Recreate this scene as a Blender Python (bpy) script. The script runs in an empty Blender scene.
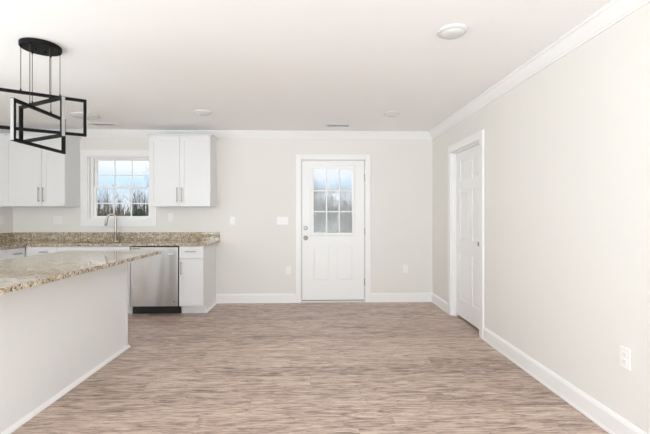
import bpy, bmesh, math, random
from mathutils import Vector, Matrix
from math import pi, cos, sin, radians as R

scene = bpy.context.scene
COL = scene.collection

# ---------------------------------------------------------------- camera
cd = bpy.data.cameras.new('camera')
cd.sensor_width = 36.0
cd.lens = 385.0 * 36.0 / 650.0
cd.shift_y = -2.5 / 650.0
cd.clip_start = 0.05
cd.clip_end = 400
cam = bpy.data.objects.new('camera', cd)
COL.objects.link(cam)
cam.location = (0, 0, 1.28)
cam.rotation_euler = (R(90), 0, -math.atan(11.5 / 385.0))
scene.camera = cam

# ---------------------------------------------------------------- colour management
vs = scene.view_settings
vs.view_transform = 'Standard'
vs.look = 'None'
vs.gamma = 1
vs.use_curve_mapping = False
vs.exposure = 0.42
scene.cycles.max_bounces = 14
scene.cycles.diffuse_bounces = 10
scene.cycles.transparent_max_bounces = 12
scene.cycles.use_denoising = True

# ---------------------------------------------------------------- world: bright broken cloud
w = bpy.data.worlds.new('sky')
scene.world = w
w.use_nodes = True
nt = w.node_tree
nt.nodes.clear()
wo = nt.nodes.new('ShaderNodeOutputWorld')
bg = nt.nodes.new('ShaderNodeBackground')
tc = nt.nodes.new('ShaderNodeTexCoord')
sep = nt.nodes.new('ShaderNodeSeparateXYZ')
nt.links.new(tc.outputs['Generated'], sep.inputs[0])
rz = nt.nodes.new('ShaderNodeValToRGB')
for e_, (p_, c_) in zip([rz.color_ramp.elements[0], rz.color_ramp.elements[1]] + [rz.color_ramp.elements.new(0.5) for _ in range(3)],
                        [(0.0, (0.85, 0.92, 0.97)), (1.0, (0.55, 0.72, 0.98)), (0.055, (0.64, 0.83, 1.0)), (0.08, (0.62, 0.81, 1.0)), (0.125, (0.88, 0.93, 1.0))]):
    e_.position = p_
    e_.color = c_ + (1,)
nt.links.new(sep.outputs[2], rz.inputs[0])
mp = nt.nodes.new('ShaderNodeMapping')
mp.inputs['Scale'].default_value = (3.0, 3.0, 11.0)
nt.links.new(tc.outputs['Generated'], mp.inputs[0])
nz = nt.nodes.new('ShaderNodeTexNoise')
nz.inputs['Scale'].default_value = 1.6
nz.inputs['Detail'].default_value = 5
nt.links.new(mp.outputs[0], nz.inputs['Vector'])
rc = nt.nodes.new('ShaderNodeValToRGB')
rc.color_ramp.elements[0].position = 0.42
rc.color_ramp.elements[0].color = (0, 0, 0, 1)
rc.color_ramp.elements[1].position = 0.62
rc.color_ramp.elements[1].color = (0.6, 0.6, 0.6, 1)
nt.links.new(nz.outputs[0], rc.inputs[0])
mx = nt.nodes.new('ShaderNodeMixRGB')
mx.inputs[2].default_value = (0.93, 0.95, 1.0, 1)
nt.links.new(rc.outputs[0], mx.inputs[0])
nt.links.new(rz.outputs[0], mx.inputs[1])
nt.links.new(mx.outputs[0], bg.inputs[0])
bg.inputs[1].default_value = 0.83
nt.links.new(bg.outputs[0], wo.inputs[0])


# ---------------------------------------------------------------- rear daylight, plus fill lights added left of and behind the view
def area_light(name, loc, direction, sx, sy, power, color=(1, 1, 1)):
    ld = bpy.data.lights.new(name, 'AREA')
    ld.shape = 'RECTANGLE'
    ld.size = sx
    ld.size_y = sy
    ld.energy = power
    ld.color = color
    o = bpy.data.objects.new(name, ld)
    COL.objects.link(o)
    o.location = loc
    o.rotation_euler = Vector(direction).to_track_quat('-Z', 'Y').to_euler()
    return o


DAY = (0.89, 0.97, 1.0)
area_light('rear_window_light', (-2.75, -2.44, 1.45), (0, 1, 0.9), 2.0, 1.7, 62, DAY)
area_light('rear_door_light', (0.35, -2.44, 1.25), (0, 1, 0.9), 2.2, 2.2, 85, DAY)
area_light('left_fill_light', (-4.25, 1.5, 1.15), (1, -0.55, 0.9), 2.6, 1.3, 58, DAY)  # unseen fill added on the left, tilted up to brighten ceiling and right wall
# uplight added behind the camera to brighten the ceiling, standing in for bounced flash
area_light('ceiling_fill_light', (-0.6, -1.2, 0.9), (0, 0.25, 1), 3.0, 1.6, 38, DAY)


# ================================================================ materials
def new_mat(name):
    m = bpy.data.materials.new(name)
    m.use_nodes = True
    return m, m.node_tree, m.node_tree.nodes['Principled BSDF']


def paint(name, col, rough=0.6, var=0.015, scale=6.0, metal=0.0, spec=0.5, bump=0.0, bscale=220.0, band=(0.0, 1.0)):
    m, t, b = new_mat(name)
    b.inputs['Roughness'].default_value = rough
    b.inputs['Metallic'].default_value = metal
    b.inputs['Specular IOR Level'].default_value = spec
    tcn = t.nodes.new('ShaderNodeTexCoord')
    n = t.nodes.new('ShaderNodeTexNoise')
    n.inputs['Scale'].default_value = scale
    n.inputs['Detail'].default_value = 3
    t.links.new(tcn.outputs['Object'], n.inputs['Vector'])
    r = t.nodes.new('ShaderNodeValToRGB')
    r.color_ramp.elements[0].position = band[0]
    r.color_ramp.elements[1].position = band[1]
    r.color_ramp.elements[0].color = tuple(max(0, c * (1 - var)) for c in col) + (1,)
    r.color_ramp.elements[1].color = tuple(min(1, c * (1 + var)) for c in col) + (1,)
    t.links.new(n.outputs[0], r.inputs[0])
    t.links.new(r.outputs[0], b.inputs['Base Color'])
    if bump:
        n2 = t.nodes.new('ShaderNodeTexNoise')
        n2.inputs['Scale'].default_value = bscale
        t.links.new(tcn.outputs['Object'], n2.inputs['Vector'])
        bp = t.nodes.new('ShaderNodeBump')
        bp.inputs['Strength'].default_value = bump
        bp.inputs['Distance'].default_value = 0.002
        t.links.new(n2.outputs[0], bp.inputs['Height'])
        t.links.new(bp.outputs[0], b.inputs['Normal'])
    return m


M = {}
M['wall'] = paint('greige_wall_paint', (0.79, 0.775, 0.745), 0.75, 0.008, 2.0, bump=0.05)
M['ceiling'] = paint('flat_white_ceiling_paint', (0.91, 0.91, 0.915), 0.9, 0.006, 2.0, bump=0.05)
M['trim'] = paint('white_trim_paint', (0.87, 0.87, 0.87), 0.35, 0.006)
M['door'] = paint('white_door_paint', (0.87, 0.87, 0.875), 0.38, 0.006)
M['cabinet'] = paint('white_cabinet_lacquer', (0.77, 0.77, 0.78), 0.32, 0.006)
M['island'] = paint('white_island_panel', (0.84, 0.85, 0.86), 0.4, 0.006)
M['plastic'] = paint('white_plastic', (0.88, 0.87, 0.86), 0.3, 0.005)
M['slot'] = paint('grey_slot', (0.42, 0.41, 0.40), 0.5)
M['black'] = paint('matte_black_metal', (0.008, 0.008, 0.008), 0.5, 0.1, spec=0.08)
M['blackp'] = paint('black_plastic', (0.01, 0.01, 0.011), 0.4, 0.1)
M['diffuser'] = paint('frosted_diffuser', (0.38, 0.38, 0.38), 0.4, 0.02)
M['lens'] = paint('white_acrylic_lens', (0.68, 0.68, 0.68), 0.2, 0.005)
M['chrome'] = paint('satin_nickel', (0.40, 0.39, 0.38), 0.45, 0.03, metal=1.0)
M['nickel'] = paint('brushed_nickel', (0.42, 0.39, 0.36), 0.3, 0.04, metal=1.0)
M['rubber'] = paint('grey_weatherstrip', (0.16, 0.15, 0.15), 0.8)
M['sill'] = paint('pale_threshold', (0.72, 0.71, 0.69), 0.45)
M['dark_in'] = paint('closet_paint', (0.35, 0.34, 0.33), 0.9)
M['bark'] = paint('grey_bark', (0.27, 0.245, 0.225), 0.9, 0.3, 3.0)
M['brush'] = paint('brown_brush', (0.17, 0.148, 0.115), 0.95, 0.8, 0.7, band=(0.38, 0.62))
M['evergreen'] = paint('evergreen_leaf', (0.035, 0.055, 0.03), 0.9, 0.6, 1.5, band=(0.38, 0.62))
M['ground'] = paint('winter_grass', (0.30, 0.25, 0.16), 0.95, 0.55, 0.35, band=(0.38, 0.62))
M['cable'] = paint('dark_steel_cable', (0.04, 0.04, 0.04), 0.6, 0.1, spec=0.2)
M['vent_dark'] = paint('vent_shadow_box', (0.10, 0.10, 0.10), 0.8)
M['vent'] = paint('vent_metal', (0.80, 0.80, 0.80), 0.5)
M['steel_in'] = paint('sink_steel', (0.5, 0.5, 0.5), 0.35, 0.05, metal=1.0)


def mat_glass(name, refl=0.06, haze=0.0):
    m = bpy.data.materials.new(name)
    m.use_nodes = True
    t = m.node_tree
    t.nodes.clear()
    o = t.nodes.new('ShaderNodeOutputMaterial')
    tr = t.nodes.new('ShaderNodeBsdfTransparent')
    gl = t.nodes.new('ShaderNodeBsdfGlossy')
    gl.inputs['Roughness'].default_value = 0.02
    mi = t.nodes.new('ShaderNodeMixShader')
    fr = t.nodes.new('ShaderNodeFresnel')
    fr.inputs[0].default_value = 1.35
    t.links.new(fr.outputs[0], mi.inputs[0])
    t.links.new(tr.outputs[0], mi.inputs[1])
    t.links.new(gl.outputs[0], mi.inputs[2])
    last = mi
    if haze:                                   # fine film on the pane
        df = t.nodes.new('ShaderNodeBsdfTranslucent')
        df.inputs[0].default_value = (0.95, 0.97, 1, 1)
        m2 = t.nodes.new('ShaderNodeMixShader')
        n = t.nodes.new('ShaderNodeTexNoise')
        n.inputs['Scale'].default_value = 60
        tcn = t.nodes.new('ShaderNodeTexCoord')
        t.links.new(tcn.outputs['Object'], n.inputs['Vector'])
        ml = t.nodes.new('ShaderNodeMath')
        ml.operation = 'MULTIPLY'
        ml.inputs[1].default_value = haze * 2
        t.links.new(n.outputs[0], ml.inputs[0])
        t.links.new(ml.outputs[0], m2.inputs[0])
        t.links.new(mi.outputs[0], m2.inputs[1])
        t.links.new(df.outputs[0], m2.inputs[2])
        last = m2
    t.links.new(last.outputs[0], o.inputs[0])
    return m


M['glass'] = mat_glass('clear_glass')
M['glass_hazy'] = mat_glass('hazy_door_glass', haze=0.10)


def math_node(t, op, a=None, b=None):
    n = t.nodes.new('ShaderNodeMath')
    n.operation = op
    for i, v in enumerate((a, b)):
        if v is None:
            continue
        if isinstance(v, (int, float)):
            n.inputs[i].default_value = v
        else:
            t.links.new(v, n.inputs[i])
    return n.outputs[0]


def mat_floor():
    m, t, b = new_mat('vinyl_plank_floor')
    tcn = t.nodes.new('ShaderNodeTexCoord')
    s = t.nodes.new('ShaderNodeSeparateXYZ')
    t.links.new(tcn.outputs['Object'], s.inputs[0])
    X, Y = s.outputs[0], s.outputs[1]
    W, L = 0.18, 1.22
    yr = math_node(t, 'DIVIDE', Y, W)
    row = math_node(t, 'FLOOR', yr)
    fy = math_node(t, 'FRACT', yr)
    wn = t.nodes.new('ShaderNodeTexWhiteNoise')
    wn.noise_dimensions = '1D'
    t.links.new(row, wn.inputs['W'])
    xo = math_node(t, 'ADD', math_node(t, 'DIVIDE', X, L), math_node(t, 'MULTIPLY', wn.outputs[0], 7.0))
    colm = math_node(t, 'FLOOR', xo)
    fx = math_node(t, 'FRACT', xo)
    cv = t.nodes.new('ShaderNodeCombineXYZ')
    t.links.new(row, cv.inputs[0])
    t.links.new(colm, cv.inputs[1])
    wn2 = t.nodes.new('ShaderNodeTexWhiteNoise')
    wn2.noise_dimensions = '3D'
    t.links.new(cv.outputs[0], wn2.inputs['Vector'])
    pid = wn2.outputs[0]
    # grain: broad cathedral figure, fine streaks and dark mineral marks, all running along the plank
    def field(ax, ay, scale, detail, rough, dist):
        vx = math_node(t, 'ADD', math_node(t, 'MULTIPLY', X, ax), math_node(t, 'MULTIPLY', pid, 37.0))
        vy = math_node(t, 'ADD', math_node(t, 'MULTIPLY', Y, ay), math_node(t, 'MULTIPLY', pid, 91.0))
        cvn = t.nodes.new('ShaderNodeCombineXYZ')
        t.links.new(vx, cvn.inputs[0])
        t.links.new(vy, cvn.inputs[1])
        n = t.nodes.new('ShaderNodeTexNoise')
        n.inputs['Scale'].default_value = scale
        n.inputs['Detail'].default_value = detail
        n.inputs['Roughness'].default_value = rough
        n.inputs['Distortion'].default_value = dist
        t.links.new(cvn.outputs[0], n.inputs['Vector'])
        return n

    n1 = field(1.9, 12.0, 2.0, 8, 0.70, 1.3)
    n2 = field(4.0, 46.0, 1.6, 6, 0.7, 0.6)
    n3 = field(4.2, 20.0, 1.5, 7, 0.72, 1.6)
    g = math_node(t, 'ADD', math_node(t, 'MULTIPLY', n1.outputs[0], 0.55), math_node(t, 'MULTIPLY', n2.outputs[0], 0.40))
    g = math_node(t, 'ADD', g, math_node(t, 'MULTIPLY', pid, 0.05))
    r = t.nodes.new('ShaderNodeValToRGB')
    e = r.color_ramp.elements
    e[0].position = 0.40
    e[0].color = (0.15, 0.099, 0.076, 1)
    e[1].position = 0.62
    e[1].color = (0.72, 0.595, 0.51, 1)
    k = e.new(0.475)
    k.color = (0.40, 0.292, 0.237, 1)
    k = e.new(0.545)
    k.color = (0.565, 0.435, 0.36, 1)
    t.links.new(g, r.inputs[0])
    rk = t.nodes.new('ShaderNodeValToRGB')
    rk.color_ramp.elements[0].position = 0.57
    rk.color_ramp.elements[0].color = (0, 0, 0, 1)
    rk.color_ramp.elements[1].position = 0.68
    rk.color_ramp.elements[1].color = (0.9, 0.9, 0.9, 1)
    t.links.new(n3.outputs[0], rk.inputs[0])
    mk = t.nodes.new('ShaderNodeMixRGB')
    mk.inputs[2].default_value = (0.15, 0.11, 0.09, 1)
    t.links.new(rk.outputs[0], mk.inputs[0])
    t.links.new(r.outputs[0], mk.inputs[1])
    # seams
    sy = math_node(t, 'LESS_THAN', fy, 0.012)
    sx = math_node(t, 'LESS_THAN', fx, 0.0018)
    sm = math_node(t, 'MAXIMUM', sy, sx)
    mxn = t.nodes.new('ShaderNodeMixRGB')
    mxn.blend_type = 'MULTIPLY'
    mxn.inputs[2].default_value = (0.72, 0.70, 0.68, 1)
    t.links.new(sm, mxn.inputs[0])
    t.links.new(mk.outputs[0], mxn.inputs[1])
    t.links.new(mxn.outputs[0], b.inputs['Base Color'])
    b.inputs['Roughness'].default_value = 0.34
    b.inputs['Specular IOR Level'].default_value = 0.45
    bp = t.nodes.new('ShaderNodeBump')
    bp.inputs['Strength'].default_value = 0.12
    bp.inputs['Distance'].default_value = 0.002
    t.links.new(n2.outputs[0], bp.inputs['Height'])
    t.links.new(bp.outputs[0], b.inputs['Normal'])
    return m


M['floor'] = mat_floor()


def mat_granite():
    m, t, b = new_mat('speckled_tan_granite')
    tcn = t.nodes.new('ShaderNodeTexCoord')

    def noise(scale, detail=3):
        n = t.nodes.new('ShaderNodeTexNoise')
        n.inputs['Scale'].default_value = scale
        n.inputs['Detail'].default_value = detail
        t.links.new(tcn.outputs['Object'], n.inputs['Vector'])
        return n

    base = noise(22, 4)
    r = t.nodes.new('ShaderNodeValToRGB')
    e = r.color_ramp.elements
    e[0].position = 0.32
    e[0].color = (0.33, 0.25, 0.155, 1)
    e[1].position = 0.68
    e[1].color = (0.64, 0.55, 0.41, 1)
    t.links.new(base.outputs[0], r.inputs[0])
    prev = r.outputs[0]

    def speck(scale, lo, hi, col, detail=2):
        nonlocal prev
        n = noise(scale, detail)
        rr = t.nodes.new('ShaderNodeValToRGB')
        rr.color_ramp.elements[0].position = lo
        rr.color_ramp.elements[0].color = (0, 0, 0, 1)
        rr.color_ramp.elements[1].position = hi
        rr.color_ramp.elements[1].color = (1, 1, 1, 1)
        t.links.new(n.outputs[0], rr.inputs[0])
        mm = t.nodes.new('ShaderNodeMixRGB')
        mm.inputs[2].default_value = col
        t.links.new(rr.outputs[0], mm.inputs[0])
        t.links.new(prev, mm.inputs[1])
        prev = mm.outputs[0]

    speck(60, 0.58, 0.64, (0.80, 0.74, 0.66, 1))
    speck(75, 0.55, 0.60, (0.20, 0.13, 0.09, 1))
    speck(52, 0.59, 0.63, (0.05, 0.038, 0.032, 1), 3)
    t.links.new(prev, b.inputs['Base Color'])
    b.inputs['Roughness'].default_value = 0.05
    b.inputs['Specular IOR Level'].default_value = 0.6
    return m


M['granite'] = mat_granite()


def mat_steel():
    m, t, b = new_mat('brushed_stainless')
    b.inputs['Metallic'].default_value = 1.0
    b.inputs['Roughness'].default_value = 0.3
    b.inputs['Base Color'].default_value = (0.60, 0.585, 0.57, 1)
    b.inputs['Anisotropic'].default_value = 0.5
    tcn = t.nodes.new('ShaderNodeTexCoord')
    mpn = t.nodes.new('ShaderNodeMapping')
    mpn.inputs['Scale'].default_value = (2, 2, 500)
    t.links.new(tcn.outputs['Object'], mpn.inputs[0])
    n = t.nodes.new('ShaderNodeTexNoise')
    n.inputs['Scale'].default_value = 2
    t.links.new(mpn.outputs[0], n.inputs['Vector'])
    bp = t.nodes.new('ShaderNodeBump')
    bp.inputs['Strength'].default_value = 0.06
    bp.inputs['Distance'].default_value = 0.001
    t.links.new(n.outputs[0], bp.inputs['Height'])
    # sheet metal is never perfectly flat: a slow ripple across the door
    mp2 = t.nodes.new('ShaderNodeMapping')
    mp2.inputs['Scale'].default_value = (4.5, 1, 0.7)
    t.links.new(tcn.outputs['Object'], mp2.inputs[0])
    n2 = t.nodes.new('ShaderNodeTexNoise')
    n2.inputs['Scale'].default_value = 1.0
    n2.inputs['Detail'].default_value = 1
    t.links.new(mp2.outputs[0], n2.inputs['Vector'])
    bp2 = t.nodes.new('ShaderNodeBump')
    bp2.inputs['Strength'].default_value = 0.5
    bp2.inputs['Distance'].default_value = 0.11
    t.links.new(n2.outputs[0], bp2.inputs['Height'])
    t.links.new(bp.outputs[0], bp2.inputs['Normal'])
    t.links.new(bp2.outputs[0], b.inputs['Normal'])
    return m


M['steel'] = mat_steel()


# ================================================================ mesh building
class MB:
    """collects shapes, then links them as ONE mesh object"""

    def __init__(self, f=None):
        self.bm = bmesh.new()
        self.f = f or (lambda p: p)

    def _v(self, p):
        return self.bm.verts.new(self.f(p))

    def box(self, x0, x1, y0, y1, z0, z1, bev=0.0):
        v = [self._v((x, y, z)) for x in (x0, x1) for y in (y0, y1) for z in (z0, z1)]
        fs = [self.bm.faces.new([v[i] for i in q]) for q in
              ((0, 1, 3, 2), (4, 6, 7, 5), (0, 4, 5, 1), (2, 3, 7, 6), (0, 2, 6, 4), (1, 5, 7, 3))]
        if bev:
            es = {e for f in fs for e in f.edges}
            bmesh.ops.bevel(self.bm, geom=list(es), offset=bev, segments=2, affect='EDGES', profile=0.5)
        return self

    def frustum(self, a, b):
        """a, b: quads (4 points each) joined into a solid"""
        va = [self._v(p) for p in a]
        vb = [self._v(p) for p in b]
        self.bm.faces.new(va[::-1])
        self.bm.faces.new(vb)
        for i in range(4):
            j = (i + 1) % 4
            self.bm.faces.new((va[i], va[j], vb[j], vb[i]))
        return self

    def prism(self, prof, a, b):
        """loop of points made by a(p), b(p) at the two ends, joined"""
        va = [self._v(a(p)) for p in prof]
        vb = [self._v(b(p)) for p in prof]
        n = len(prof)
        self.bm.faces.new(va[::-1])
        self.bm.faces.new(vb)
        for i in range(n):
            j = (i + 1) % n
            self.bm.faces.new((va[i], va[j], vb[j], vb[i]))
        return self

    def tube(self, pts, r, n=10):
        pts = [Vector(p) for p in pts]
        rs = r if isinstance(r, (list, tuple)) else [r] * len(pts)
        rings = []
        u = None
        for i, p in enumerate(pts):
            d = (pts[min(i + 1, len(pts) - 1)] - pts[max(i - 1, 0)]).normalized()
            if u is None:
                h = Vector((0, 0, 1)) if abs(d.z) < 0.9 else Vector((1, 0, 0))
                u = d.cross(h).normalized()
            else:
                u = (u - d * u.dot(d)).normalized()
            v = d.cross(u)
            rings.append([self._v(tuple(p + (u * cos(2 * pi * k / n) + v * sin(2 * pi * k / n)) * rs[i])) for k in range(n)])
        for i in range(len(rings) - 1):
            for k in range(n):
                j = (k + 1) % n
                self.bm.faces.new((rings[i][k], rings[i][j], rings[i + 1][j], rings[i + 1][k]))
        self.bm.faces.new(rings[0][::-1])
        self.bm.faces.new(rings[-1])
        return self

    def lathe(self, prof, n=40):
        """prof: (radius, height) pairs around z, through self.f"""
        rings = []
        for r, h in prof:
            if r < 1e-6:
                rings.append([self._v((0, 0, h))])
            else:
                rings.append([self._v((r * cos(2 * pi * k / n), r * sin(2 * pi * k / n), h)) for k in range(n)])
        for a, b in zip(rings, rings[1:]):
            for k in range(n):
                j = (k + 1) % n
                q = [a[k % len(a)], a[j % len(a)], b[j % len(b)], b[k % len(b)]]
                u = []
                for x in q:
                    if x not in u:
                        u.append(x)
                if len(u) > 2:
                    self.bm.faces.new(u)
        for rg in (rings[0], rings[-1]):
            if len(rg) > 2:
                self.bm.faces.new(rg)
        return self

    def build(self, name, mat, parent=None, smooth=False, recalc=True):
        if recalc:
            bmesh.ops.recalc_face_normals(self.bm, faces=self.bm.faces)
        me = bpy.data.meshes.new(name)
        off = wloc(parent) if parent else Vector((0, 0, 0))
        bmesh.ops.translate(self.bm, vec=-off, verts=self.bm.verts)
        self.bm.to_mesh(me)
        self.bm.free()
        me.materials.append(mat)
        if smooth:
            for p in me.polygons:
                p.use_smooth = True
        o = bpy.data.objects.new(name, me)
        COL.objects.link(o)
        if smooth:
            try:
                with_angle(o, R(40))
            except Exception:
                pass
        o.parent = parent
        return o


def with_angle(o, ang):
    me = o.data
    bm = bmesh.new()
    bm.from_mesh(me)
    for e in bm.edges:
        if len(e.link_faces) == 2 and e.calc_face_angle(0) > ang:
            e.smooth = False
    bm.to_mesh(me)
    bm.free()


def wloc(o):
    v = Vector((0, 0, 0))
    while o:
        v += o.location
        o = o.parent
    return v


def tag(o, label, cat, group=None):
    o['label'] = label
    o['category'] = cat
    if group:
        o['group'] = group
    return o


def thing(name, label, cat, loc, group=None):
    o = bpy.data.objects.new(name, None)
    COL.objects.link(o)
    o.location = loc
    o.empty_display_size = 0.1
    return tag(o, label, cat, group)


def struct_root(name, loc):
    o = bpy.data.objects.new(name, None)
    COL.objects.link(o)
    o.location = loc
    o['kind'] = 'structure'
    return o


def struct(o):
    o['kind'] = 'structure'
    return o


def dup(root, loc, label, rot=None):
    r = root.copy()
    COL.objects.link(r)
    r.location = loc
    if rot is not None:
        r.rotation_euler = rot
    r['label'] = label
    for ch in list(root.children):
        c = ch.copy()
        COL.objects.link(c)
        c.parent = r
        for g in list(ch.children):
            d = g.copy()
            COL.objects.link(d)
            d.parent = c
    return r


# ================================================================ the room
XL, XR, YB, YR, ZC = -4.268, 1.745, 5.6, -2.4, 2.48
T = 0.13
CLOSET_Y0, CLOSET_Y1 = 3.975, 4.822

struct(MB().box(XL - T, XR + 1.2, YR - T, YB + T, -0.12, 0.0).build('floor', M['floor']))
struct(MB().box(XL - T, XR + 1.2, YR - T, YB + T, ZC, ZC + 0.12).build('ceiling', M['ceiling']))

WX0, WX1, WZ0, WZ1 = -3.221, -2.318, 1.215, 2.117      # kitchen window opening
DX0, DX1, DZ1 = -0.215, 0.789, 2.11                    # entry door rough opening
b = MB()
b.box(XL - T, WX0, YB, YB + T, 0, ZC)
b.box(WX0, WX1, YB, YB + T, 0, WZ0)
b.box(WX0, WX1, YB, YB + T, WZ1, ZC)
b.box(WX1, DX0, YB, YB + T, 0, ZC)
b.box(DX0, DX1, YB, YB + T, DZ1, ZC)
b.box(DX1, XR + T, YB, YB + T, 0, ZC)
struct(b.build('wall_back', M['wall']))

RT = 0.115
b = MB()
b.box(XR, XR + RT, YR, CLOSET_Y0 - 0.02, 0, ZC)
b.box(XR, XR + RT, CLOSET_Y0 - 0.02, CLOSET_Y1 + 0.02, 2.085, ZC)
b.box(XR, XR + RT, CLOSET_Y1 + 0.02, YB, 0, ZC)
struct(b.build('wall_right', M['wall']))
b = MB()                                                # the small room behind the closed side door
b.box(XR + 1.0, XR + 1.1, 3.5, YB, 0, ZC)
b.box(XR + RT, XR + 1.0, 3.5, 3.6, 0, ZC)
b.box(XR + RT, XR + 1.0, 5.1, 5.2, 0, ZC)
struct(b.build('wall_closet', M['dark_in']))

b = MB()                                                # left wall, with an unseen opening added for the fill light
b.box(XL - T, XL, YR, 0.15, 0, ZC)
b.box(XL - T, XL, 2.85, YB, 0, ZC)
b.box(XL - T, XL, 0.15, 2.85, 2.15, ZC)
b.box(XL - T, XL, 0.15, 2.85, 0, 0.05)
struct(b.build('wall_left', M['wall']))
b = MB()                                                # wall behind the camera, with a window and a glazed door
b.box(XL, -3.75, YR - T, YR, 0, ZC)
b.box(-3.75, -1.75, YR - T, YR, 0, 0.6)
b.box(-3.75, -1.75, YR - T, YR, 2.3, ZC)
b.box(-1.75, -0.75, YR - T, YR, 0, ZC)
b.box(-0.75, 1.45, YR - T, YR, 0, 0.1)
b.box(-0.75, 1.45, YR - T, YR, 2.35, ZC)
b.box(1.45, XR, YR - T, YR, 0, ZC)
struct(b.build('wall_rear', M['wall']))

# crown moulding
crown = [(0, -.098), (.010, -.098), (.014, -.086), (.020, -.082), (.030, -.066), (.046, -.040), (.056, -.026),
         (.060, -.018), (.068, -.016), (.072, -.006), (.072, 0), (0, 0)]
struct(MB().prism(crown, lambda p: (XL + p[0], YB - p[0], ZC + p[1]), lambda p: (XR - p[0], YB - p[0], ZC + p[1])).build('trim_1', M['trim']))
struct(MB().prism(crown, lambda p: (XR - p[0], YB - p[0], ZC + p[1]), lambda p: (XR - p[0], YR, ZC + p[1])).build('trim_2', M['trim']))
struct(MB().prism(crown, lambda p: (XL + p[0], YB - p[0], ZC + p[1]), lambda p: (XL + p[0], YR, ZC + p[1])).build('trim_3', M['trim']))

# baseboards
base = [(0, 0), (.018, 0), (.018, .016), (.014, .022), (.014, .108), (.011, .120), (.006, .130), (.004, .134), (0, .134)]


def bb(name, a, bfun):
    return struct(MB().prism(base, a, bfun).build(name, M['trim']))


b = MB()
b.prism(base, lambda p: (-1.400, YB - p[0], p[1]), lambda p: (-0.2555, YB - p[0], p[1]))
b.prism(base, lambda p: (0.8335, YB - p[0], p[1]), lambda p: (XR - p[0], YB - p[0], p[1]))
struct(b.build('baseboard_back', M['trim']))
b = MB()
b.prism(base, lambda p: (XR - p[0], YB - p[0], p[1]), lambda p: (XR - p[0], 4.912, p[1]))
b.prism(base, lambda p: (XR - p[0], 3.883, p[1]), lambda p: (XR - p[0], YR, p[1]))
struct(b.build('baseboard_right', M['trim']))
struct(MB().prism(base, lambda p: (XL + p[0], 0.05, p[1]), lambda p: (XL + p[0], YR, p[1])).build('baseboard_left', M['trim']))


# ---------------------------------------------------------------- a raised panel in local (u, v, depth) coordinates
def raised(bm, u0, u1, z0, z1, yf, yb, s=0.018, r=0.009):
    """panel filling an opening in a door face at yf: a groove all round, then a raised field"""
    bm.box(u0, u1, yf + r, yb, z0, z1)
    g = 0.012
    a = [(u0 + g, yf + r, z0 + g), (u1 - g, yf + r, z0 + g), (u1 - g, yf + r, z1 - g), (u0 + g, yf + r, z1 - g)]
    q = g + s
    c = [(u0 + q, yf + 0.002, z0 + q), (u1 - q, yf + 0.002, z0 + q), (u1 - q, yf + 0.002, z1 - q), (u0 + q, yf + 0.002, z1 - q)]
    bm.frustum(a, c)


# ---------------------------------------------------------------- door_1: the entry door with nine panes
d1 = struct_root('door_1', (0.287, YB, 0))
SX0, SX1, SZ0, SZ1 = -0.168, 0.742, 0.036, 2.068
LF = (-0.03, 0.586, 0.986, 1.98)
yf, yb = YB + 0.003, YB + 0.047
b = MB()
b.box(SX0, LF[0], yf, yb, LF[2], SZ1)
b.box(LF[1], SX1, yf, yb, LF[2], SZ1)
b.box(LF[0], LF[1], yf, yb, LF[3], SZ1)
P1, P2 = (-0.007, 0.240), (0.334, 0.581)
b.box(SX0, SX1, yf, yb, 0.834, LF[2])
b.box(SX0, SX1, yf, yb, SZ0, 0.31)
b.box(SX0, P1[0], yf, yb, 0.31, 0.834)
b.box(P1[1], P2[0], yf, yb, 0.31, 0.834)
b.box(P2[1], SX1, yf, yb, 0.31, 0.834)
raised(b, P1[0], P1[1], 0.31, 0.834, yf, yb)
raised(b, P2[0], P2[1], 0.31, 0.834, yf, yb)
b.build('door_slab', M['door'], d1)
GX0, GX1, GZ0, GZ1 = 0.003, 0.561, 1.015, 1.942
b = MB()


def bevel_frame(bm, o, i, y0, yo, yi):
    """a mitred frame: outer rect o, inner rect i (x0,x1,z0,z1); outer edge front at yo, inner at yi"""
    def quad(r):
        return [(r[0], r[2]), (r[1], r[2]), (r[1], r[3]), (r[0], r[3])]
    Q, q = quad(o), quad(i)
    for k in range(4):
        j = (k + 1) % 4
        a = [(Q[k][0], y0, Q[k][1]), (Q[j][0], y0, Q[j][1]), (q[j][0], y0, q[j][1]), (q[k][0], y0, q[k][1])]
        c = [(Q[k][0], yo, Q[k][1]), (Q[j][0], yo, Q[j][1]), (q[j][0], yi, q[j][1]), (q[k][0], yi, q[k][1])]
        bm.frustum(a, c)


bevel_frame(b, (-0.051, 0.605, 0.966, 1.999), (-0.036, 0.590, 0.981, 1.984), yf, yf - 0.004, yf - 0.010)
bevel_frame(b, (-0.036, 0.590, 0.981, 1.984), (GX0, GX1, GZ0, GZ1), yf + 0.012, yf - 0.010, yf - 0.004)
b.build('lite_frame', M['door'], d1)
MB().box(-0.028, 0.584, yf + 0.020, yf + 0.026, 0.988, 1.978).build('glass', M['glass_hazy'], d1)
b = MB()
for x in (GX0 + (GX1 - GX0) / 3, GX0 + 2 * (GX1 - GX0) / 3):
    b.box(x - 0.010, x + 0.010, yf + 0.002, yf + 0.019, GZ0, GZ1, 0.003)
for z in (1.625, 1.322):
    b.box(GX0, GX1, yf + 0.003, yf + 0.018, z - 0.010, z + 0.010, 0.003)
b.build('muntins', M['door'], d1)
b = MB()
CX0, CX1, CZ = -0.254, 0.832, 2.153
ci = (-0.177, 0.751, 2.077)
for x0, x1 in ((CX0, ci[0]), (ci[1], CX1)):
    b.box(x0, x1, YB - 0.018, YB - 0.0005, 0, CZ, 0.004)
b.box(ci[0], ci[1], YB - 0.018, YB - 0.0005, ci[2], CZ, 0.004)
b.build('casing', M['trim'], d1)
b = MB()
b.box(DX0, SX0 - 0.005, YB + 0.001, YB + T, 0, DZ1)
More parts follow.
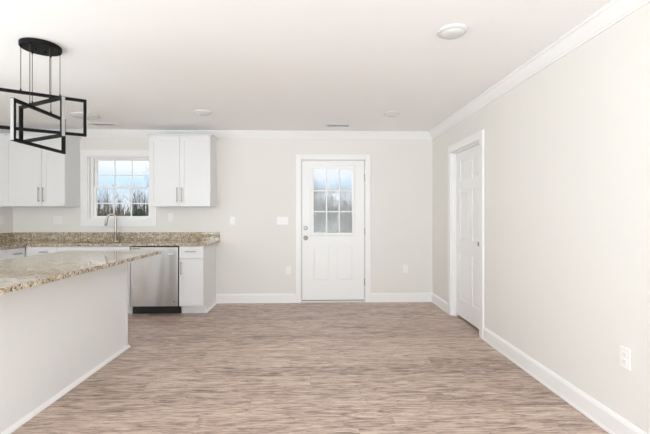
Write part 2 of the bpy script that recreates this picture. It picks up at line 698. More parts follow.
b.box(SX1 + 0.005, DX1, YB + 0.001, YB + T, 0, DZ1)
b.box(SX0 - 0.005, SX1 + 0.005, YB + 0.001, YB + T, SZ1 + 0.005, DZ1)
b.build('jamb', M['trim'], d1)
b = MB()
b.box(SX0 - 0.005, SX0 + 0.012, yb + 0.002, yb + 0.02, 0.03, SZ1 + .004)
b.box(SX1 - 0.012, SX1 + 0.005, yb + 0.002, yb + 0.02, 0.03, SZ1 + .004)
b.box(SX0, SX1, yb + 0.002, yb + 0.02, SZ1 - 0.012, SZ1 + .004)
b.build('weatherstrip', M['rubber'], d1)
b = MB()
b.box(SX0 - 0.005, SX1 + 0.005, YB - 0.016, YB + T, 0.0, 0.024, 0.004)
b.build('threshold', M['sill'], d1)
MB().box(SX0, SX1, yf + 0.008, yb, 0.024, SZ0).build('door_sweep', M['rubber'], d1)


def knob_map(x, y, z):
    """lathe axis along -Y from the door face"""
    return lambda p: (x + p[0], y - p[2], z + p[1])


MB(knob_map(-0.113, yf, 1.083)).lathe([(0, 0), (.032, 0), (.032, .006), (.027, .012), (.016, .013), (.016, .020), (0, .021)], 28).build('deadbolt', M['chrome'], d1, True)
MB(knob_map(-0.113, yf, 0.940)).lathe([(0, 0), (.033, 0), (.033, .006), (.028, .011), (.012, .013), (.012, .032), (.020, .037), (.027, .046),
                                       (.028, .054), (.024, .062), (.012, .066), (0, .067)], 28).build('knob', M['chrome'], d1, True)
for z in (1.82, 1.03, 0.30):
    b = MB()
    b.box(SX1 + 0.0005, SX1 + 0.0048, YB - 0.002, YB + 0.006, z - 0.05, z + 0.05)
    b.tube([(SX1 + 0.0025, YB - 0.004, z - 0.052), (SX1 + 0.0025, YB - 0.004, z + 0.052)], 0.006, 10)
    b.build('hinge', M['nickel'], d1)
MB().box(SX0 - 0.0045, SX0 - 0.0005, YB + 0.001, YB + 0.02, 0.91, 0.97).build('strike_plate', M['nickel'], d1)

# ---------------------------------------------------------------- door_2: six panel door in the right wall (closed)
d2 = struct_root('door_2', (XR, 4.4, 0))
# local (u along +Y, depth into the wall, z) -> world
mp2 = lambda p: (p[1], p[0], p[2])
F2 = XR + 0.066                                          # face of the slab
u0, u1, z0, z1 = CLOSET_Y0 + 0.004, CLOSET_Y1 - 0.004, 0.024, 2.052
b = MB(mp2)
st, mid = 0.112, 0.10
um = (u0 + u1) / 2
cols = [(u0 + st, um - mid / 2), (um + mid / 2, u1 - st)]
rows = [(0.24, 0.80), (0.98, 1.58), (1.70, 1.935)]
fb = F2 + 0.036
b.box(u0, u0 + st, F2, fb, z0, z1)
b.box(u1 - st, u1, F2, fb, z0, z1)
b.box(um - mid / 2, um + mid / 2, F2, fb, z0, z1)
zz = [z0] + [v for r_ in rows for v in r_] + [z1]
for c0, c1 in cols:
    for k in range(0, len(zz), 2):
        b.box(c0, c1, F2, fb, zz[k], zz[k + 1])
    for r0, r1 in rows:
        raised(b, c0, c1, r0, r1, F2, fb, 0.022, 0.010)
b.build('door_slab', M['door'], d2)
b = MB(mp2)
jx0, jx1 = XR + 0.0005, XR + RT
b.box(CLOSET_Y0 - 0.02, CLOSET_Y0, jx0, jx1, 0, 2.085)
b.box(CLOSET_Y1, CLOSET_Y1 + 0.02, jx0, jx1, 0, 2.085)
b.box(CLOSET_Y0, CLOSET_Y1, jx0, jx1, 2.056, 2.085)
b.box(CLOSET_Y0, CLOSET_Y0 + 0.010, XR + 0.03, F2 - 0.003, 0, 2.056)
b.box(CLOSET_Y1 - 0.010, CLOSET_Y1, XR + 0.03, F2 - 0.003, 0, 2.056)
b.box(CLOSET_Y0, CLOSET_Y1, XR + 0.03, F2 - 0.003, 2.046, 2.056)
b.build('jamb', M['trim'], d2)
b = MB(mp2)
b.box(3.885, 3.970, XR - 0.018, XR - 0.0005, 0, 2.15, 0.004)
b.box(4.827, 4.910, XR - 0.018, XR - 0.0005, 0, 2.15, 0.004)
b.box(3.970, 4.827, XR - 0.018, XR - 0.0005, 2.064, 2.15, 0.004)
b.build('casing', M['trim'], d2)
MB(lambda p: (F2 - p[2], 4.036 + p[0], 0.965 + p[1])).lathe(
    [(0, 0), (.033, 0), (.033, .006), (.028, .011), (.012, .013), (.012, .032), (.020, .037), (.027, .046), (.028, .054), (.024, .062), (.012, .066), (0, .067)],
    28).build('knob', M['chrome'], d2, True)

# ---------------------------------------------------------------- window_1: double hung over the sink
w1 = struct_root('window_1', ((WX0 + WX1) / 2, YB, WZ0))
b = MB()
bevel_frame(b, (-3.319, -2.252, 1.112, 2.204), (-3.221, -2.318, 1.215, 2.117), YB - 0.0005, YB - 0.012, YB - 0.018)
b.build('casing', M['trim'], w1)
b = MB()
b.box(WX0 - .0, WX0 + 0.012, YB + 0.001, YB + T, WZ0, WZ1)
b.box(WX1 - 0.012, WX1, YB + 0.001, YB + T, WZ0, WZ1)
b.box(WX0 + 0.012, WX1 - 0.012, YB + 0.001, YB + T, WZ0, WZ0 + 0.008)
b.box(WX0 + 0.012, WX1 - 0.012, YB + 0.001, YB + T, WZ1 - 0.012, WZ1)
b.build('jamb', M['trim'], w1)
wx0, wx1, wz0, wz1 = WX0 + 0.012, WX1 - 0.012, WZ0 + 0.008, WZ1 - 0.012


def frame_rect(bm, x0, x1, z0, z1, l, r, bo, t, y0, y1):
    bm.box(x0, x0 + l, y0, y1, z0, z1)
    bm.box(x1 - r, x1, y0, y1, z0, z1)
    bm.box(x0 + l, x1 - r, y0, y1, z0, z0 + bo)
    bm.box(x0 + l, x1 - r, y0, y1, z1 - t, z1)


b = MB()
frame_rect(b, wx0, wx1, wz0, wz1, 0.028, 0.028, 0.012, 0.018, YB + 0.058, YB + 0.125)
b.build('vinyl_frame', M['plastic'], w1)
sx0, sx1 = wx0 + 0.030, wx1 - 0.030
zm = 1.668
b = MB()
frame_rect(b, sx0, sx1, zm - 0.012, wz1 - 0.019, 0.036, 0.036, 0.026, 0.020, YB + 0.096, YB + 0.120)
us = b.build('upper_sash', M['plastic'], w1)
b = MB()
frame_rect(b, sx0, sx1, wz0 + 0.013, zm + 0.014, 0.036, 0.036, 0.022, 0.028, YB + 0.066, YB + 0.092)
ls = b.build('lower_sash', M['plastic'], w1)
gx0, gx1 = sx0 + 0.036, sx1 - 0.036
MB().box(gx0 - .004, gx1 + .004, YB + 0.106, YB + 0.110, zm + 0.01, wz1 - 0.035).build('glass', M['glass'], us)
MB().box(gx0 - .004, gx1 + .004, YB + 0.077, YB + 0.081, wz0 + 0.031, zm - 0.010).build('glass', M['glass'], ls)
for sash, y, zg, za, zb, hw in ((us, YB + 0.1045, 1.851, zm + 0.014, wz1 - 0.039, 0.007), (ls, YB + 0.0755, 1.441, wz0 + 0.035, zm - 0.014, 0.009)):
    b = MB()
    for k in (1, 2):
        x = gx0 + (gx1 - gx0) * k / 3
        b.box(x - hw, x + hw, y - 0.004, y + 0.001, za, zb)
    b.box(gx0, gx1, y - 0.005, y + 0.0005, zg - hw, zg + hw)
    b.build('grille', M['plastic'], sash)
b = MB()
b.box(-2.80, -2.74, YB + 0.064, YB + 0.085, zm + 0.0145, zm + 0.026, 0.003)
b.build('sash_lock', M['plastic'], ls)


# ================================================================ kitchen
def shaker(bm, x0, x1, z0, z1, yfront, th=0.02, rail=0.057, rec=0.008):
    yb_ = yfront + th
    bm.box(x0, x0 + rail, yfront, yb_, z0, z1)
    bm.box(x1 - rail, x1, yfront, yb_, z0, z1)
    bm.box(x0 + rail, x1 - rail, yfront, yb_, z0, z0 + rail)
    bm.box(x0 + rail, x1 - rail, yfront, yb_, z1 - rail, z1)
    bm.box(x0 + rail, x1 - rail, yfront + rec, yb_, z0 + rail, z1 - rail)


def slabdoor(bm, x0, x1, z0, z1, yfront, th=0.02):
    bm.box(x0, x1, yfront, yfront + th, z0, z1, 0.002)


def pull(parent, p, length, axis, f=None, r=0.0055):
    """bar pull: bar stood off the face on two posts; p = (x, face y, z) of its centre, axis 'x' or 'z'"""
    b_ = MB(f)
    x, y, z = p
    h = length / 2
    d = (1, 0, 0) if axis == 'x' else (0, 0, 1)
    e = lambda s, yy: (x + d[0] * s, yy, z + d[2] * s)
    b_.tube([e(-h, y - 0.030), e(h, y - 0.030)], r, 12)
    for s in (-h * 0.78, h * 0.78):
        b_.tube([e(s, y + 0.0), e(s, y - 0.030)], r * 0.8, 10)
    return b_.build('handle', M['chrome'], parent, True)


# ---- upper cabinets
UZ0, UZ1, UYF = 1.388, 2.352, 5.27


def upper(name, label, x0, x1, splits, handles, grp):
    t = thing(name, label, 'cabinet', ((x0 + x1) / 2, YB - 0.16, UZ0), grp)
    b_ = MB()
    b_.box(x0, x1, UYF + 0.022, YB - 0.001, UZ0, UZ1)
    b_.build('body', M['cabinet'], t)
    for (a, c), hx in zip(splits, handles):
        bd = MB()
        shaker(bd, a + 0.0018, c - 0.0018, UZ0 + 0.004, UZ1 - 0.018, UYF)
        d = bd.build('door', M['cabinet'], t)
        if hx is not None:
            pull(d, (hx, UYF, 1.545), 0.20, 'z')
    return t


ur = upper('upper_cabinet', 'white two-door wall cabinet right of the sink window', -2.222, -1.400,
           [(-2.222, -1.811), (-1.811, -1.400)], [-1.840, -1.782], 'white kitchen cabinets')
un = upper('upper_cabinet', 'narrow white wall cabinet with one door, just left of the sink window', -3.640, -3.336,
           [(-3.640, -3.336)], [-3.612], 'white kitchen cabinets')
uc = upper('upper_cabinet', 'wide white wall cabinet in the left corner of the kitchen', XL + 0.002, -3.642,
           [(-4.138, -3.642)], [-3.670], 'white kitchen cabinets')
b = MB()
b.box(XL + 0.002, -4.140, UYF + 0.004, UYF + 0.022, UZ0, UZ1)
b.build('filler', M['cabinet'], uc)

cp = [(0, -0.014), (.006, -0.014), (.010, -.004), (.022, .006), (.028, .012), (.028, .018), (0, .018)]


def cab_crown(t, x0, x1, left_end, right_end):
    b_ = MB()
    yq = UYF + 0.022
    b_.prism(cp, lambda p: (x0 - (p[0] if left_end else 0), yq - p[0], UZ1 + p[1]), lambda p: (x1 + (p[0] if right_end else 0), yq - p[0], UZ1 + p[1]))
    if right_end:
        b_.prism(cp, lambda p: (x1 + p[0], yq - p[0], UZ1 + p[1]), lambda p: (x1 + p[0], YB - 0.001, UZ1 + p[1]))
    if left_end:
        b_.prism(cp, lambda p: (x0 - p[0], yq - p[0], UZ1 + p[1]), lambda p: (x0 - p[0], YB - 0.001, UZ1 + p[1]))
    b_.build('top_moulding', M['cabinet'], t)


cab_crown(ur, -2.222, -1.400, True, True)
cab_crown(un, -3.640, -3.336, False, True)
cab_crown(uc, XL + 0.002, -3.642, False, False)

# ---- base cabinets along the back wall
BZ1 = 0.880
BYF = 4.962


def carcass(bm, x0, x1, y0, y1, z0, z1, t=0.018):
    bm.box(x0, x0 + t, y0, y1, z0, z1)
    bm.box(x1 - t, x1, y0, y1, z0, z1)
    bm.box(x0 + t, x1 - t, y1 - t, y1, z0, z1)
    bm.box(x0 + t, x1 - t, y0, y1 - t, z0, z0 + t)
    bm.box(x0 + t, x1 - t, y0, y0 + t, z0 + t, z1)


def base_cab(label, x0, x1, fronts, side=None):
    """fronts: (kind, x0, x1, z0, z1, handle) ; kind door or drawer"""
    t = thing('base_cabinet', label, 'cabinet', ((x0 + x1) / 2, 5.28, 0), 'white kitchen cabinets')
    b_ = MB()
    carcass(b_, x0, x1, BYF + 0.022, YB - 0.001, 0.105, BZ1)
    b_.build('body', M['cabinet'], t)
    MB().box(x0, x1, BYF + 0.095, BYF + 0.11, 0.0, 0.105).build('toe_kick', M['cabinet'], t)
    for kind, a, c, za, zb, h in fronts:
        bd = MB()
        if kind == 'door':
            shaker(bd, a + .0015, c - .0015, za, zb, BYF)
        else:
            shaker(bd, a + .0015, c - .0015, za, zb, BYF, rail=0.032, rec=0.006)
        d = bd.build(kind, M['cabinet'], t)
        if h:
            pull(d, (h[0], BYF, h[1]), h[2], h[3])
    return t


bn = base_cab('narrow white base cabinet with a drawer over a door, right of the dishwasher', -1.712, -1.407,
              [('drawer', -1.712, -1.407, 0.722, 0.868, (-1.562, 0.808, 0.135, 'x')),
               ('door', -1.712, -1.407, 0.112, 0.712, (-1.682, 0.595, 0.17, 'z'))])
b = MB()
b.box(-1.407, -1.402, BYF + 0.10, YB - 0.002, 0.0, 0.105)
b.prism([(0, 0), (.016, 0), (.013, .010), (0, .028)], lambda p: (-1.402 + p[0], BYF + 0.09, p[1]), lambda p: (-1.402 + p[0], YB - 0.02, p[1]))
b.build('shoe_moulding', M['trim'], bn)
base_cab('white sink base cabinet under the kitchen window', -3.244, -2.332,
         [('drawer', -3.244, -2.332, 0.722, 0.868, None),
          ('door', -3.244, -2.788, 0.112, 0.712, (-2.82, 0.62, 0.15, 'z')), ('door', -2.788, -2.332, 0.112, 0.712, (-2.756, 0.62, 0.15, 'z'))])
LXF = -3.625
bl = base_cab('narrow white base cabinet with a drawer, left of the sink base', -3.624, -3.246,
         [('drawer', -3.560, -3.246, 0.722, 0.868, (-3.392, 0.808, 0.10, 'x')), ('door', -3.560, -3.246, 0.112, 0.712, (-3.53, 0.62, 0.15, 'z'))])

MB().box(LXF + 0.001, -3.562, BYF + 0.001, BYF + 0.021, 0.105, BZ1).build('filler', M['cabinet'], bl)

# ---- base cabinets along the left wall (faces look towards +X)
lm = lambda p: (LXF - (p[1]), p[0], p[2])                # (u along Y, depth, z)


def left_cab(label, y0, y1):
    t = thing('base_cabinet', label, 'cabinet', (LXF - 0.32, (y0 + y1) / 2, 0), 'white kitchen cabinets')
    b_ = MB(lm)
    carcass(b_, y0, y1, 0.022, -XL + LXF - 0.001, 0.105, BZ1)
    b_.build('body', M['cabinet'], t)
    MB(lm).box(y0, y1, 0.095, 0.11, 0, 0.105).build('toe_kick', M['cabinet'], t)
    for kind, za, zb in (('drawer', 0.722, 0.868), ('door', 0.112, 0.712)):
        bd = MB(lm)
        shaker(bd, y0 + .002, y1 - .002, za, zb, 0.0, rail=0.032 if kind == 'drawer' else 0.057)
        d = bd.build(kind, M['cabinet'], t)
        pull(d, ((y0 + y1) / 2, 0.0, 0.80), 0.13, 'x', lm) if kind == 'drawer' else pull(d, (y0 + .04, 0.0, 0.6), 0.15, 'z', lm)
    return t


left_cab('white base cabinet on the left wall nearest the kitchen corner', 4.66, 4.955)
left_cab('white base cabinet on the left wall, second from the kitchen corner', 4.20, 4.658)
left_cab('white base cabinet on the left wall, farthest from the kitchen corner', 3.60, 4.198)

# ---- granite worktop with backsplash
ct = thing('countertop', 'L-shaped speckled tan granite countertop along the back wall below the window', 'countertop', (-2.8, 5.27, 0.882))
SKX0, SKX1, SKY0, SKY1 = -3.12, -2.42, 5.03, 5.42
b = MB()
zc0, zc1 = 0.8815, 0.912
b.box(XL + 0.002, SKX0, 4.938, YB - 0.001, zc0, zc1)
b.box(SKX1, -1.350, 4.938, YB - 0.001, zc0, zc1)
b.box(SKX0, SKX1, 4.938, SKY0, zc0, zc1)
b.box(SKX0, SKX1, SKY1, YB - 0.001, zc0, zc1)
b.box(XL + 0.002, -3.598, 3.58, 4.938, zc0, zc1)
b.build('slab', M['granite'], ct)
b = MB()
b.box(XL + 0.022, -1.350, YB - 0.022, YB - 0.001, zc1, 1.026, 0.0015)
b.box(XL + 0.002, XL + 0.022, 3.58, YB - 0.001, zc1, 1.026, 0.0015)
b.build('backsplash', M['granite'], ct)

# ---- sink and faucet
sk = thing('kitchen_sink', 'stainless undermount sink set in the granite below the window', 'sink', (-2.77, 5.225, 0.70))
b = MB()
zt = 0.8812
b.box(SKX0 - .012, SKX1 + .012, SKY0 - .012, SKY1 + .012, 0.672, 0.690)
b.box(SKX0 - .012, SKX0, SKY0 - .012, SKY1 + .012, 0.690, zt)
b.box(SKX1, SKX1 + .012, SKY0 - .012, SKY1 + .012, 0.690, zt)
b.box(SKX0, SKX1, SKY0 - .012, SKY0, 0.690, zt)
b.box(SKX0, SKX1, SKY1, SKY1 + .012, 0.690, zt)
b.build('basin', M['steel_in'], sk)
MB(lambda p: (-2.77 + p[0], 5.25 + p[1], 0.690 + p[2])).lathe([(0, 0), (.045, 0), (.043, .003), (.03, .001), (0, .001)], 24).build('drain', M['chrome'], sk, True)

fx, fy = -2.776, 5.49
fa = thing('faucet', 'brushed nickel gooseneck faucet standing at the sink below the window', 'faucet', (fx, fy, zc1))
MB(lambda p: (fx + p[0], fy + p[1], zc1 + p[2])).lathe([(0, 0), (.027, 0), (.027, .006), (.022, .012), (.021, .11), (.015, .118), (0, .118)], 24).build('base', M['nickel'], fa, True)
pts = [(fx, fy, zc1 + 0.115)]
ra = 0.050
zt2 = 1.235
dirx, diry = -0.93, -0.36
pts.append((fx, fy, zt2 - 0.08))
for k in range(0, 13):
    a = pi * k / 12 * 0.93
    s_ = ra * (1 - cos(a))
    pts.append((fx + dirx * s_, fy + diry * s_, zt2 + ra * sin(a)))
ex = pts[-1]
pts.append((ex[0] + dirx * 0.010, ex[1] + diry * 0.010, ex[2] - 0.03))
MB().tube(pts, 0.0145, 14).build('spout', M['nickel'], fa, True)
e0 = pts[-1]
MB().tube([e0, (e0[0] + dirx * .004, e0[1] + diry * .004, e0[2] - .02), (e0[0] + dirx * .014, e0[1] + diry * .014, e0[2] - .085), (e0[0] + dirx * .015, e0[1] + diry * .015, e0[2] - .092)],
          [.013, .0155, .017, .014], 16).build('spray_head', M['nickel'], fa, True)
MB().tube([(fx + .012, fy, zc1 + .060), (fx + .045, fy - .008, zc1 + .060), (fx + .075, fy - .012, zc1 + .062), (fx + .095, fy - .014, zc1 + .068)],
          [.014, .014, .008, .006], 12).build('handle', M['nickel'], fa, True)

# ---- dishwasher
dx0, dx1 = -2.326, -1.716
dw = thing('dishwasher', 'stainless steel dishwasher built in below the granite counter', 'dishwasher', ((dx0 + dx1) / 2, 5.25, 0))
b = MB()
b.box(dx0 + .004, dx1 - .004, BYF + 0.035, YB - 0.02, 0.105, 0.874)
b.build('tub', M['blackp'], dw)
b = MB()
b.box(dx0 + .006, dx1 - .010, BYF - 0.010, BYF + 0.034, 0.112, 0.864, 0.003)
dr = b.build('door', M['steel'], dw)
b = MB()
b.box(dx0 + .006, dx1 - .010, BYF - 0.008, BYF + 0.034, 0.8645, 0.876, 0.002)
b.build('control_strip', M['blackp'], dw)
b = MB()
b.box(dx0 + .018, dx0 + .130, BYF - 0.0108, BYF - 0.0098, 0.840, 0.850)
b.build('badge', M['rubber'], dr)
b = MB()
b.box(-1.850, -1.775, BYF - 0.0112, BYF - 0.0098, 0.772, 0.785)
b.build('badge', M['plastic'], dr)
MB(lambda p: (-1.772 + p[0], BYF - 0.0098 - p[2], 0.175 + p[1])).lathe([(0, 0), (.013, 0), (.013, .0015), (0, .0015)], 20).build('badge', M['nickel'], dr)
b = MB()
b.box(dx0 - .004, dx1 + .003, BYF + 0.070, BYF + 0.094, 0.004, 0.104)
b.build('toe_kick', M['blackp'], dw)

# ---- island
IX1 = -1.788
ki = thing('kitchen_island', 'white kitchen island with plain panelled side under a granite top', 'kitchen island', (-2.1, 2.9, 0))
b = MB()
b.box(-2.42, IX1, 2.02, 3.755, 0.0, 0.8835)
b.build('body', M['island'], ki)
b = MB()
b.box(IX1, IX1 + 0.006, 3.725, 3.761, 0.0, 0.8835, 0.001)
b.box(IX1 - 0.03, IX1 + 0.006, 3.755, 3.761, 0.0, 0.8835, 0.001)
b.build('corner_trim', M['cabinet'], ki)
shoe = [(0, 0), (.019, 0), (.017, .010), (.010, .020), (0, .030)]
b = MB()
b.prism(shoe, lambda p: (IX1 + p[0], 2.02, p[1]), lambda p: (IX1 + p[0], 3.761 + p[0], p[1]))
b.prism(shoe, lambda p: (IX1 + p[0], 3.761 + p[0], p[1]), lambda p: (-2.42, 3.761 + p[0], p[1]))
b.build('shoe_moulding', M['trim'], ki)


def rounded_slab(x0, x1, y0, y1, z0, z1, r=0.02, n=6):
    b_ = MB()
    pts_ = []
    for cx, cy, a0 in ((x1 - r, y1 - r, 0), (x0 + r, y1 - r, 90), (x0 + r, y0 + r, 180), (x1 - r, y0 + r, 270)):
        for k in range(n + 1):
            a = R(a0 + 90 * k / n)
            pts_.append((cx + r * cos(a), cy + r * sin(a)))
    b_.prism(pts_, lambda p: (p[0], p[1], z0), lambda p: (p[0], p[1], z1))
    es = [e for e in b_.bm.edges if abs(e.verts[0].co.z - e.verts[1].co.z) < 1e-6]
    bmesh.ops.bevel(b_.bm, geom=es, offset=0.004, segments=2, affect='EDGES', profile=0.5)
    return b_


it = rounded_slab(-2.500, -1.540, 1.945, 3.965, 0.8845, 0.915).build('island_countertop', M['granite'])
tag(it, 'rectangular speckled granite slab on top of the white island', 'countertop')

# ================================================================ pendant light over the island
PC = (-1.932, 2.788)
pl = thing('pendant_light', 'black pendant light of three interlocked rectangular frames hanging above the island', 'pendant light', (PC[0], PC[1], ZC))
MB(lambda p: (PC[0] + p[0], PC[1] + p[1], ZC - p[2])).lathe([(0, 0.0005), (.122, .0005), (.125, .003), (.125, .026), (.122, .030), (0, .030)], 56).build('ceiling_canopy', M['black'], pl, True)
for sx in (-0.024, 0.024):
    MB(lambda p: (PC[0] + sx * 0.5 + p[0], PC[1] + sx * 1.2 + p[1], ZC - 0.030 - p[2])).lathe([(0, 0), (.005, 0), (.005, .012), (.003, .016), (0, .016)], 14).build('canopy_screw', M['black'], pl, True)
FR = [(R(31.75), 2.127), (R(92.4), 2.016), (R(-28.84), 2.072)]
FL, FH, FW, FD = 0.267, 0.255, 0.0115, 0.013
for ang, zt in FR:
    dx, dy = cos(ang), sin(ang)
    nx, ny = -dy, dx
    g = lambda p, dx=dx, dy=dy, nx=nx, ny=ny: (PC[0] + dx * p[0] + nx * p[1], PC[1] + dy * p[0] + ny * p[1], p[2])
    b = MB(g)
    L, tk, hw = FL + 0.008, 0.020, 0.0105
    za, zb = zt - FH - 0.010, zt + 0.010
    b.box(-L, -L + tk, -hw, hw, za, zb)
    b.box(L - tk, L, -hw, hw, za, zb)
    b.box(-L + tk, L - tk, -hw, hw, za, za + tk)
    b.box(-L + tk, L - tk, -hw, hw, zb - tk, zb)
    fr = b.build('frame', M['black'], pl)
    b = MB(g)                                            # frosted strip let into the outer edge of each upright
    b.box(-L - 0.003, -L, -hw * .92, hw * .92, za + .004, zb - .004)
    b.build('light_strip', M['diffuser'], fr)
    b = MB(g)
    b.box(L, L + 0.003, -hw * .92, hw * .92, za + .004, zb - .004)
    b.build('light_strip', M['diffuser'], fr)
    for s in (-0.112, 0.112):
        MB(g).tube([(s, 0, zb), (s, 0, zb + 0.014)], 0.005, 10).build('cable_grip', M['black'], fr)
    for s in (-0.112, 0.112):
        MB(g).tube([(s, 0, zb + 0.012), (s, 0, ZC - 0.030)], 0.0022, 8).build('cable', M['cable'], pl)
        MB(g).tube([(s, 0, ZC - 0.042), (s, 0, ZC - 0.030)], 0.005, 10).build('cable_grip', M['black'], pl)

# ================================================================ things on the ceiling
cl = thing('ceiling_light', 'round white disc light on the ceiling nearest the camera', 'ceiling light', (0.905, 2.485, ZC), 'white ceiling disc lights')
lp = lambda p: (0.905 + p[0], 2.485 + p[1], ZC - p[2])
MB(lp).lathe([(0, .0003), (.094, .0003), (.096, .004), (.092, .014), (.080, .020), (.076, .020)], 48).build('trim_ring', M['lens'], cl, True)
MB(lp).lathe([(.0765, .0195), (.070, .027), (.050, .035), (.025, .039), (0, .040)], 48).build('lens', M['lens'], cl, True)
dup(cl, (0.922, 4.53, ZC), 'round white disc light on the ceiling right of the vent, near the entry door')
dup(cl, (-1.285, 4.53, ZC), 'round white disc light on the ceiling in front of the right wall cabinet')
big = thing('ceiling_light', 'wide white disc light on the ceiling over the sink, seen behind the black pendant', 'ceiling light', (-2.76, 4.74, ZC), 'white ceiling disc lights')
lp = lambda p: (-2.76 + p[0], 4.74 + p[1], ZC - p[2])
MB(lp).lathe([(0, .0003), (.158, .0003), (.160, .004), (.156, .014), (.145, .018), (.140, .018)], 56).build('trim_ring', M['lens'], big, True)
MB(lp).lathe([(.1405, .0175), (.13, .024), (.09, .030), (.04, .033), (0, .033)], 56).build('lens', M['lens'], big, True)


def ceiling_vent(x, y, label):
    t = thing('ceiling_vent', label, 'vent', (x, y, ZC), 'white ceiling vents')
    hw_, hd = 0.160, 0.065
    b_ = MB()
    b_.box(x - hw_, x + hw_, y - hd, y - hd + .018, ZC - .007, ZC - .0003)
    b_.box(x - hw_, x + hw_, y + hd - .018, y + hd, ZC - .007, ZC - .0003)
    b_.box(x - hw_, x - hw_ + .018, y - hd + .018, y + hd - .018, ZC - .007, ZC - .0003)
    b_.box(x + hw_ - .018, x + hw_, y - hd + .018, y + hd - .018, ZC - .007, ZC - .0003)
    b_.box(x - .006, x + .006, y - hd + .018, y + hd - .018, ZC - .007, ZC - .0003)
    b_.build('frame', M['vent'], t)
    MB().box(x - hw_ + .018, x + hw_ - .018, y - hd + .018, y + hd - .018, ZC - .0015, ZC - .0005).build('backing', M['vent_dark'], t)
    b_ = MB()
    for k in range(7):
        yy = y - hd + .024 + k * .0138
        b_.frustum([(x - hw_ + .018, yy, ZC - .010), (x + hw_ - .018, yy, ZC - .010), (x + hw_ - .018, yy + .0012, ZC - .0096), (x - hw_ + .018, yy + .0012, ZC - .0096)],
                   [(x - hw_ + .018, yy + .0075, ZC - .002), (x + hw_ - .018, yy + .0075, ZC - .002), (x + hw_ - .018, yy + .0087, ZC - .002), (x - hw_ + .018, yy + .0087, ZC - .002)])
    b_.build('louvres', M['vent'], t)


ceiling_vent(0.328, 5.16, 'slotted white air vent on the ceiling in front of the entry door')
ceiling_vent(-2.78, 5.19, 'slotted white air vent on the ceiling in front of the kitchen window')


# ================================================================ outlets and switches
def plate(name, label, cat, loc, f, gangs, kind, grp):
    """f maps (across, out of the wall, up) to the world, loc is the plate centre on the wall"""
    t = thing(name, label, cat, loc, grp)
    g = lambda p: f((p[0], p[1], p[2]))
    wd = 0.035 + 0.023 * (gangs - 1)
    b_ = MB(g)
    b_.box(-wd, wd, 0.0003, 0.006, -0.0575, 0.0575, 0.002)
    b_.build('wall_plate', M['plastic'], t)
    for k in range(gangs):
        cx = (k - (gangs - 1) / 2) * 0.046
        if kind == 'outlet':
            for s in (-0.0195, 0.0195):
                b1 = MB(g)
                b1.box(cx - .0165, cx + .0165, 0.006, 0.0085, s - .0145, s + .0145, 0.001)
                rc_ = b1.build('receptacle', M['plastic'], t)
                b2 = MB(g)
                b2.box(cx - .0075, cx - .005, 0.0083, 0.0088, s - .002, s + .007)
                b2.box(cx + .005, cx + .0075, 0.0083, 0.0088, s - .002, s + .006)
                b2.box(cx - .002, cx + .002, 0.0083, 0.0088, s - .010, s - .006)
                b2.build('slots', M['slot'], rc_)
        else:
            b1 = MB(g)
            b1.box(cx - .005, cx + .005, 0.006, 0.007, -.012, .012)
            b1.frustum([(cx - .004, .0065, -.004), (cx + .004, .0065, -.004), (cx + .004, .0065, .006), (cx - .004, .0065, .006)],
                       [(cx - .003, .019, .006), (cx + .003, .019, .006), (cx + .003, .016, .013), (cx - .003, .016, .013)])
            b1.build('toggle', M['plastic'], t)
    return t


def on_back(x, z):
    return (x, YB, z), (lambda p: (x + p[0], YB - p[1], z + p[2]))


def on_right(y, z):
    return (XR, y, z), (lambda p: (XR - p[1], y + p[0], z + p[2]))


def on_left(y, z):
    return (XL, y, z), (lambda p: (XL + p[1], y + p[0], z + p[2]))


OG, SG = 'white wall outlets', 'white light switches'
l_, f_ = on_back(-2.048, 1.240)
plate('wall_outlet', 'white outlet under the wall cabinet right of the sink window', 'outlet', l_, f_, 1, 'outlet', OG)
l_, f_ = on_back(-3.641, 1.202)
plate('wall_outlet', 'white double-wide outlet under the narrow wall cabinet left of the window', 'outlet', l_, f_, 2, 'outlet', OG)
l_, f_ = on_back(-0.363, 0.472)
plate('wall_outlet', 'white outlet low on the back wall just left of the entry door', 'outlet', l_, f_, 1, 'outlet', OG)
l_, f_ = on_back(1.344, 0.486)
plate('wall_outlet', 'white outlet low on the back wall right of the entry door', 'outlet', l_, f_, 1, 'outlet', OG)
l_, f_ = on_right(2.103, 0.478)
plate('wall_outlet', 'white outlet low on the right wall, nearest the camera', 'outlet', l_, f_, 1, 'outlet', OG)
l_, f_ = on_left(5.40, 1.205)
plate('wall_outlet', 'white outlet on the left wall above the backsplash corner', 'outlet', l_, f_, 1, 'outlet', OG)
l_, f_ = on_back(-1.170, 1.190)
plate('light_switch', 'white single switch on the back wall right of the granite backsplash', 'light switch', l_, f_, 1, 'switch', SG)
l_, f_ = on_back(-0.449, 1.190)
plate('light_switch', 'white three-gang switch plate on the back wall left of the entry door', 'light switch', l_, f_, 3, 'switch', SG)

# ================================================================ outside
gr = MB().box(-90, 90, YB + T + 0.02, 140, -1.0, -0.75).build('ground', M['ground'])
struct(gr)


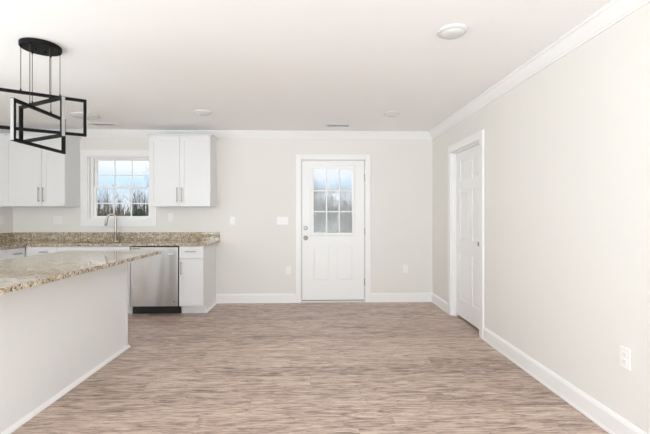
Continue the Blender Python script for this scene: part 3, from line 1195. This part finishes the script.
def tree_mesh(seed, h):
    rnd = random.Random(seed)
    b_ = MB()

    def limb(p, d, length, r, depth):
        n = 3 if depth else 5
        pts_ = [Vector(p)]
        rr = [r]
        dd = Vector(d).normalized()
        for k in range(n):
            dd = (dd + Vector((rnd.uniform(-.12, .12), rnd.uniform(-.12, .12), 0.04 if depth else 0.0))).normalized()
            pts_.append(pts_[-1] + dd * (length / n))
            rr.append(max(0.006, r * (1 - 0.8 * (k + 1) / n)))
        b_.tube([tuple(q) for q in pts_], rr, 4 if depth else 6)
        if depth >= 3:
            return
        cnt = (8, 4, 2)[depth]
        for k in range(cnt):
            t_ = rnd.uniform(0.28 if depth == 0 else 0.15, 1.0)
            i_ = min(int(t_ * n), n - 1)
            q = pts_[i_].lerp(pts_[i_ + 1], t_ * n - i_)
            a = rnd.uniform(0, 2 * pi)
            up = rnd.uniform(0.5, 1.3)
            nd = Vector((cos(a), sin(a), up)) * 0.6 + dd * 0.5
            limb(q, nd, length * rnd.uniform(.32, .5), rr[i_] * 0.5, depth + 1)

    limb((0, 0, 0), (0, 0, 1), h, h * 0.011, 0)
    return b_


protos = []
for k in range(5):
    t = tree_mesh(11 + k, 6.5 + 0.5 * k).build('bare_tree', M['bark'])
    tag(t, 'thin leafless grey tree in the wood line seen through the window and door panes', 'tree', 'bare trees beyond the yard')
    protos.append(t)
rnd = random.Random(5)
spots = []
for row, yy in enumerate((38, 44, 50, 56)):
    for k in range(15):                                   # behind the kitchen window
        spots.append((yy * (-0.68 + 0.34 * (k + rnd.random()) / 15), yy + rnd.uniform(-2, 2)))
    for k in range(20):                                   # behind the door
        spots.append((yy * (-0.12 + 0.32 * (k + rnd.random()) / 20), yy + rnd.uniform(-2, 2)))
for i, (x, y) in enumerate(spots):
    o = protos[i] if i < 5 else protos[i % 5].copy()
    if i >= 5:
        COL.objects.link(o)
    o.location = (x, y, -0.76)
    o.rotation_euler = (0, 0, rnd.uniform(0, 6.28))
    s = rnd.uniform(0.5, 0.8) * (0.88 if x > -5 else 0.88)
    o.scale = (s, s, s)

# undergrowth in front of the trees: nobody could count the stems
b = MB()
for k in range(17000):
    side = rnd.random()
    y = rnd.uniform(26, 46)
    x = y * (rnd.uniform(-0.70, -0.33) if side < 0.62 else rnd.uniform(-0.12, 0.20))
    h = rnd.uniform(0.9, 2.2) * (0.75 + 0.45 * sin(x * 1.7 + y * 0.9) * sin(x * 0.63 - y * 0.4) + 0.35 * rnd.random()) * (1.0 if side < 0.5 else 1.35)
    lean = (rnd.uniform(-.4, .4), rnd.uniform(-.4, .4))
    b.tube([(x, y, -0.76), (x + lean[0] * .4, y + lean[1] * .4, -0.76 + h * .5), (x + lean[0], y + lean[1], -0.76 + h)], [.05, .035, .012], 3)
o = b.build('undergrowth', M['brush'])
o['kind'] = 'stuff'
tag(o, 'tangled brown brush at the foot of the bare trees outside', 'undergrowth')


def evergreen(x, y, h, r, seed, label):
    rn = random.Random(seed)
    t = thing('evergreen_shrub', label, 'shrub', (x, y, -0.76))
    MB().tube([(x, y, -0.76), (x, y, -0.76 + h * .8)], [.06, .02], 6).build('stem', M['bark'], t)
    b_ = MB()
    for k in range(1400):
        zz_ = rn.random() ** 0.8
        rad = r * (1 - zz_) ** 0.6 * math.sqrt(rn.random())
        a = rn.uniform(0, 2 * pi)
        c = Vector((x + rad * cos(a), y + rad * sin(a), -0.72 + zz_ * h))
        e1 = Vector((rn.uniform(-1, 1), rn.uniform(-1, 1), rn.uniform(-1, 1))).normalized() * 0.11
        e2 = e1.orthogonal().normalized() * 0.05
        b_.bm.faces.new([b_.bm.verts.new(q) for q in (c - e1, c + e2, c + e1, c - e2)])
    b_.build('foliage', M['evergreen'], t, recalc=False)


evergreen(-10.7, 24, 2.3, 1.1, 3, 'dark evergreen shrub outside, low in the right panes of the kitchen window')
